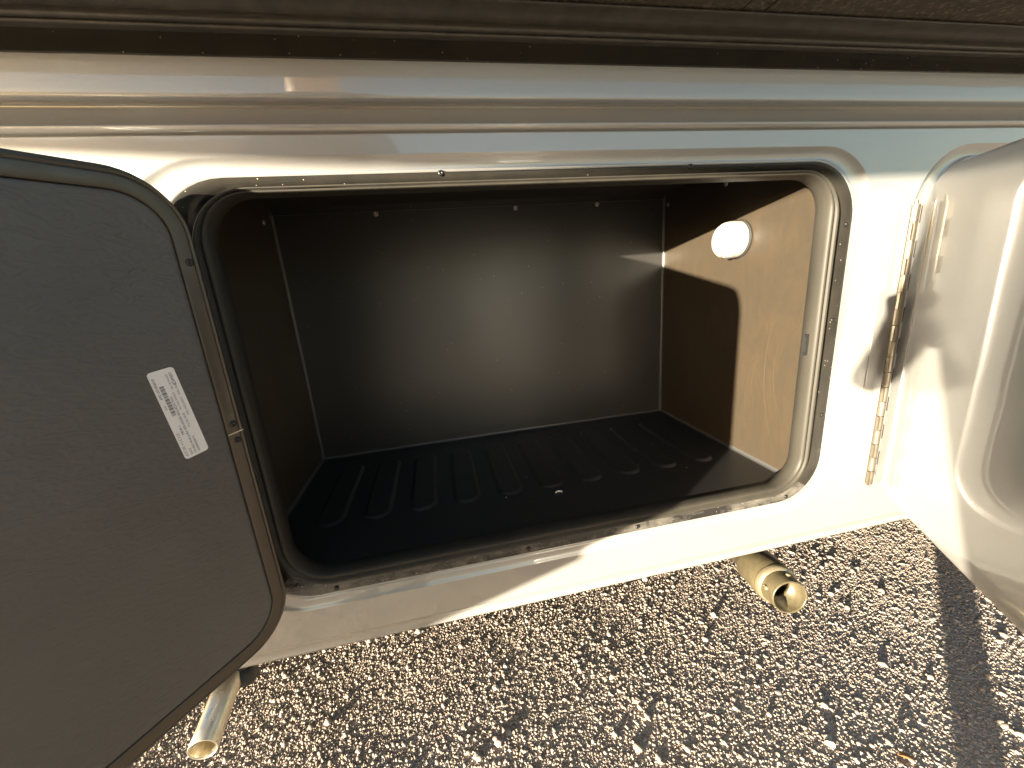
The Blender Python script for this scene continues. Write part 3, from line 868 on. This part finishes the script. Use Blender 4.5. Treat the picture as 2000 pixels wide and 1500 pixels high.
# phone: a slab just behind the lens
ph = MB()
Mv = lambda x, y, z: CAM + mr * x - md * y + mf * z
R = rr(-.035, .135, -.068, .018, .012, 5)
ph.loft([[Mv(x * .97 + .001, y, -.004) for x, y in R], [Mv(x, y, -.0055) for x, y in R], [Mv(x, y, -.0125) for x, y in R], [Mv(x * .97 + .001, y, -.014) for x, y in R]], 0, False, cap0=True, cap1=True)
tag(ph.build('phone', 'phone_black'), 'black phone held sideways in front of the open compartment', 'phone')

# ------------------------------------------------------------------ unseen timber frame, added only to cast the shade on the upper wall
shade_prop = empty('shade_frame', (-1.3, -1.5, GZ), 'unseen brown timber frame added beside the motorhome to shade its upper wall', 'shade_prop')
kx, ky, kz = trav.x / math.cos(SUN_EL), trav.y / math.cos(SUN_EL), math.tan(SUN_EL)
def raypt(c, z, y):             # point at depth y on the sun ray that meets y=0 at (c, z)
    tt = -y / ky
    return Vector((c - tt * kx, y, z + tt * kz))
yb = -1.5
def shade_plank(name, P, d=.03):
    q = MB(); n_ = len(P)
    q.add(P + [v_ + Vector((0, -d, 0)) for v_ in P], [list(range(n_)), list(range(2 * n_ - 1, n_ - 1, -1))] + [(i, i + n_, (i + 1) % n_ + n_, (i + 1) % n_)[::-1] for i in range(n_)], 0)
    q.build(name, 'shade_wood', shade_prop)
bot_ = [raypt(c, z, yb) for c, z in ((-1.2, .68), (.265, .603), (.945, .572), (2.1, .572))]
zt_ = max(v_.z for v_ in bot_) + .22
shade_plank('shade_beam', bot_ + [Vector((bot_[-1].x, yb, zt_)), Vector((bot_[0].x, yb, zt_))])
for c in (-1.14, 2.02):
    p_ = raypt(c, 0, yb)
    q = MB(); q.box((p_.x - .03, yb - .10, GZ - .03), (p_.x + .03, yb - .031, zt_ + .04)); q.build('shade_post', 'shade_wood', shade_prop)

yb = -.95
shade_prop = empty('shade_stand', (-2.3, -.95, GZ), 'unseen brown slanted board added beyond the left door to shade the lower wall', 'shade_plank')  # added out of view; its slanted edge shapes the shade on the skirt
A = raypt(-1.15, -.4615, yb); Bp = raypt(.47, -.0255, yb)
shade_plank('shade_plank', [A, Bp, Vector((Bp.x, yb, Bp.z + .10)), Vector((A.x, yb, Bp.z + .16))])
q = MB(); q.box((A.x - .03, yb - .09, GZ - .03), (A.x + .03, yb - .031, Bp.z + .18)); q.build('shade_post', 'shade_wood', shade_prop)

# scratches left by loading things in and out
mats_ = mat('scratch_mark', (.062, .048, .026), .6)
def scratch(pts, w, parent, nrm):
    q = MB(); nrm = Vector(nrm); L0, L1 = [], []
    for i, p_ in enumerate(pts):
        d_ = (pts[min(i + 1, len(pts) - 1)] - pts[max(i - 1, 0)]).normalized(); sd = d_.cross(nrm).normalized()
        ww = w * math.sin(math.pi * (i + .35) / (len(pts) - .3))
        L0.append(p_ + sd * ww + nrm * .0002); L1.append(p_ - sd * ww + nrm * .0002)
    q.loft([L0, L1], 0, False, closed=False); q.build('scratch', 'scratch_mark', parent)
rpanel = [o_ for o_ in van.children if o_.name.startswith('side_panel') and abs(WL[o_.name].x / S - Xr) < .02][0]
bpanel = [o_ for o_ in van.children if o_.name == 'back_panel'][0]
def bow(a, b_, k, n=10):
    a, b_ = Vector(a), Vector(b_)
    return [a.lerp(b_, i / n) + Vector((0, k * math.sin(math.pi * i / n), 0)) for i in range(n + 1)]
for y0, y1, z0, z1, k, w_ in ((.078, .050, .36, .07, .026, .0005), (.062, .034, .31, .13, .020, .0004), (.105, .112, .28, .16, .012, .0003)):
    scratch(bow((Xr, y0, z0), (Xr, y1, z1), k), w_, rpanel, (-1, 0, 0))
for a, b_, w_ in (((.725, Yd, .425), (.786, Yd, .349), .0006), ((.20, Yd, .20), (.225, Yd, .165), .0004), ((.80, Yd, .42), (.86, Yd, .33), .0004)):
    scratch([Vector(a).lerp(Vector(b_), i / 5) for i in range(6)], w_, bpanel, (0, -1, 0))

# a few larger stones and a dry leaf lying on the gravel
mat('pale_stone', (.50, .46, .40), .95, spec=.05); mat('grey_stone', (.30, .28, .26), .95, spec=.05); mat('dead_leaf', (.30, .14, .05), .8)
def stone(x, y, r, mm, label):
    bm_ = bmesh.new(); bmesh.ops.create_icosphere(bm_, subdivisions=2, radius=1)
    sx, sy, sz_ = random.uniform(1, 1.4), random.uniform(.8, 1.05), random.uniform(.55, .75); an = random.uniform(0, 6.28)
    pl = [(Vector((random.gauss(0, 1), random.gauss(0, 1), random.gauss(0, 1))).normalized(), random.uniform(.62, .9)) for _ in range(9)]
    for v_ in bm_.verts:
        for nn_, dd in pl:
            e_ = v_.co.dot(nn_) - dd
            if e_ > 0: v_.co -= nn_ * e_
    q = MB(); bm_.verts.index_update()
    q.add([Matrix.Rotation(an, 3, 'Z') @ Vector((v_.co.x * sx, v_.co.y * sy, v_.co.z * sz_)) * r + Vector((x, y, GZ + r * .38)) for v_ in bm_.verts], [[v_.index for v_ in f_.verts] for f_ in bm_.faces])
    bm_.free()
    tag(q.build('stone', mm), label, 'stone', 'larger stones lying in the gravel')
stone(1.001, -.096, .0085, 'pale_stone', 'pale stone on the gravel below the right door, nearest the dark shadow strip')
stone(.986, .014, .0065, 'grey_stone', 'grey stone on the gravel just below the open end of the olive pipe')
stone(.346, .193, .0075, 'pale_stone', 'pale stone on the gravel midway along the sill, farthest from the camera')
stone(.584, .028, .0070, 'grey_stone', 'grey stone at the bottom edge of the gravel, right of the middle')
stone(.284, .061, .0090, 'grey_stone', 'biggest grey stone at the bottom of the gravel, left of the middle')
stone(.261, .123, .0060, 'pale_stone', 'small pale stone just behind the biggest grey stone')
lf = MB(); L = []
c0, dl = Vector((1.115, -.151, GZ + .006)), Vector((.8, -.6, 0))
for i in range(9):
    q_ = i / 8; w_ = .0055 * math.sin(math.pi * min(1, q_ * .96 + .02)) + .0003
    p_ = c0 + dl * (q_ - .5) * .026 + Vector((0, 0, .004 * math.sin(math.pi * q_)))
    n_ = Vector((.6, .8, 0))
    L.append([p_ - n_ * w_ + Vector((0, 0, .0022)), p_ + Vector((0, 0, .0002)), p_ + n_ * w_ + Vector((0, 0, .0026)), p_ + n_ * w_ + Vector((0, 0, .0021)), p_ - Vector((0, 0, .0004)), p_ - n_ * w_ + Vector((0, 0, .0017))])
lf.loft(L, 0, True, cap0=True, cap1=True)
tag(lf.build('dry_leaf', 'dead_leaf'), 'small orange brown dry leaf on the gravel at the lower right', 'leaf')
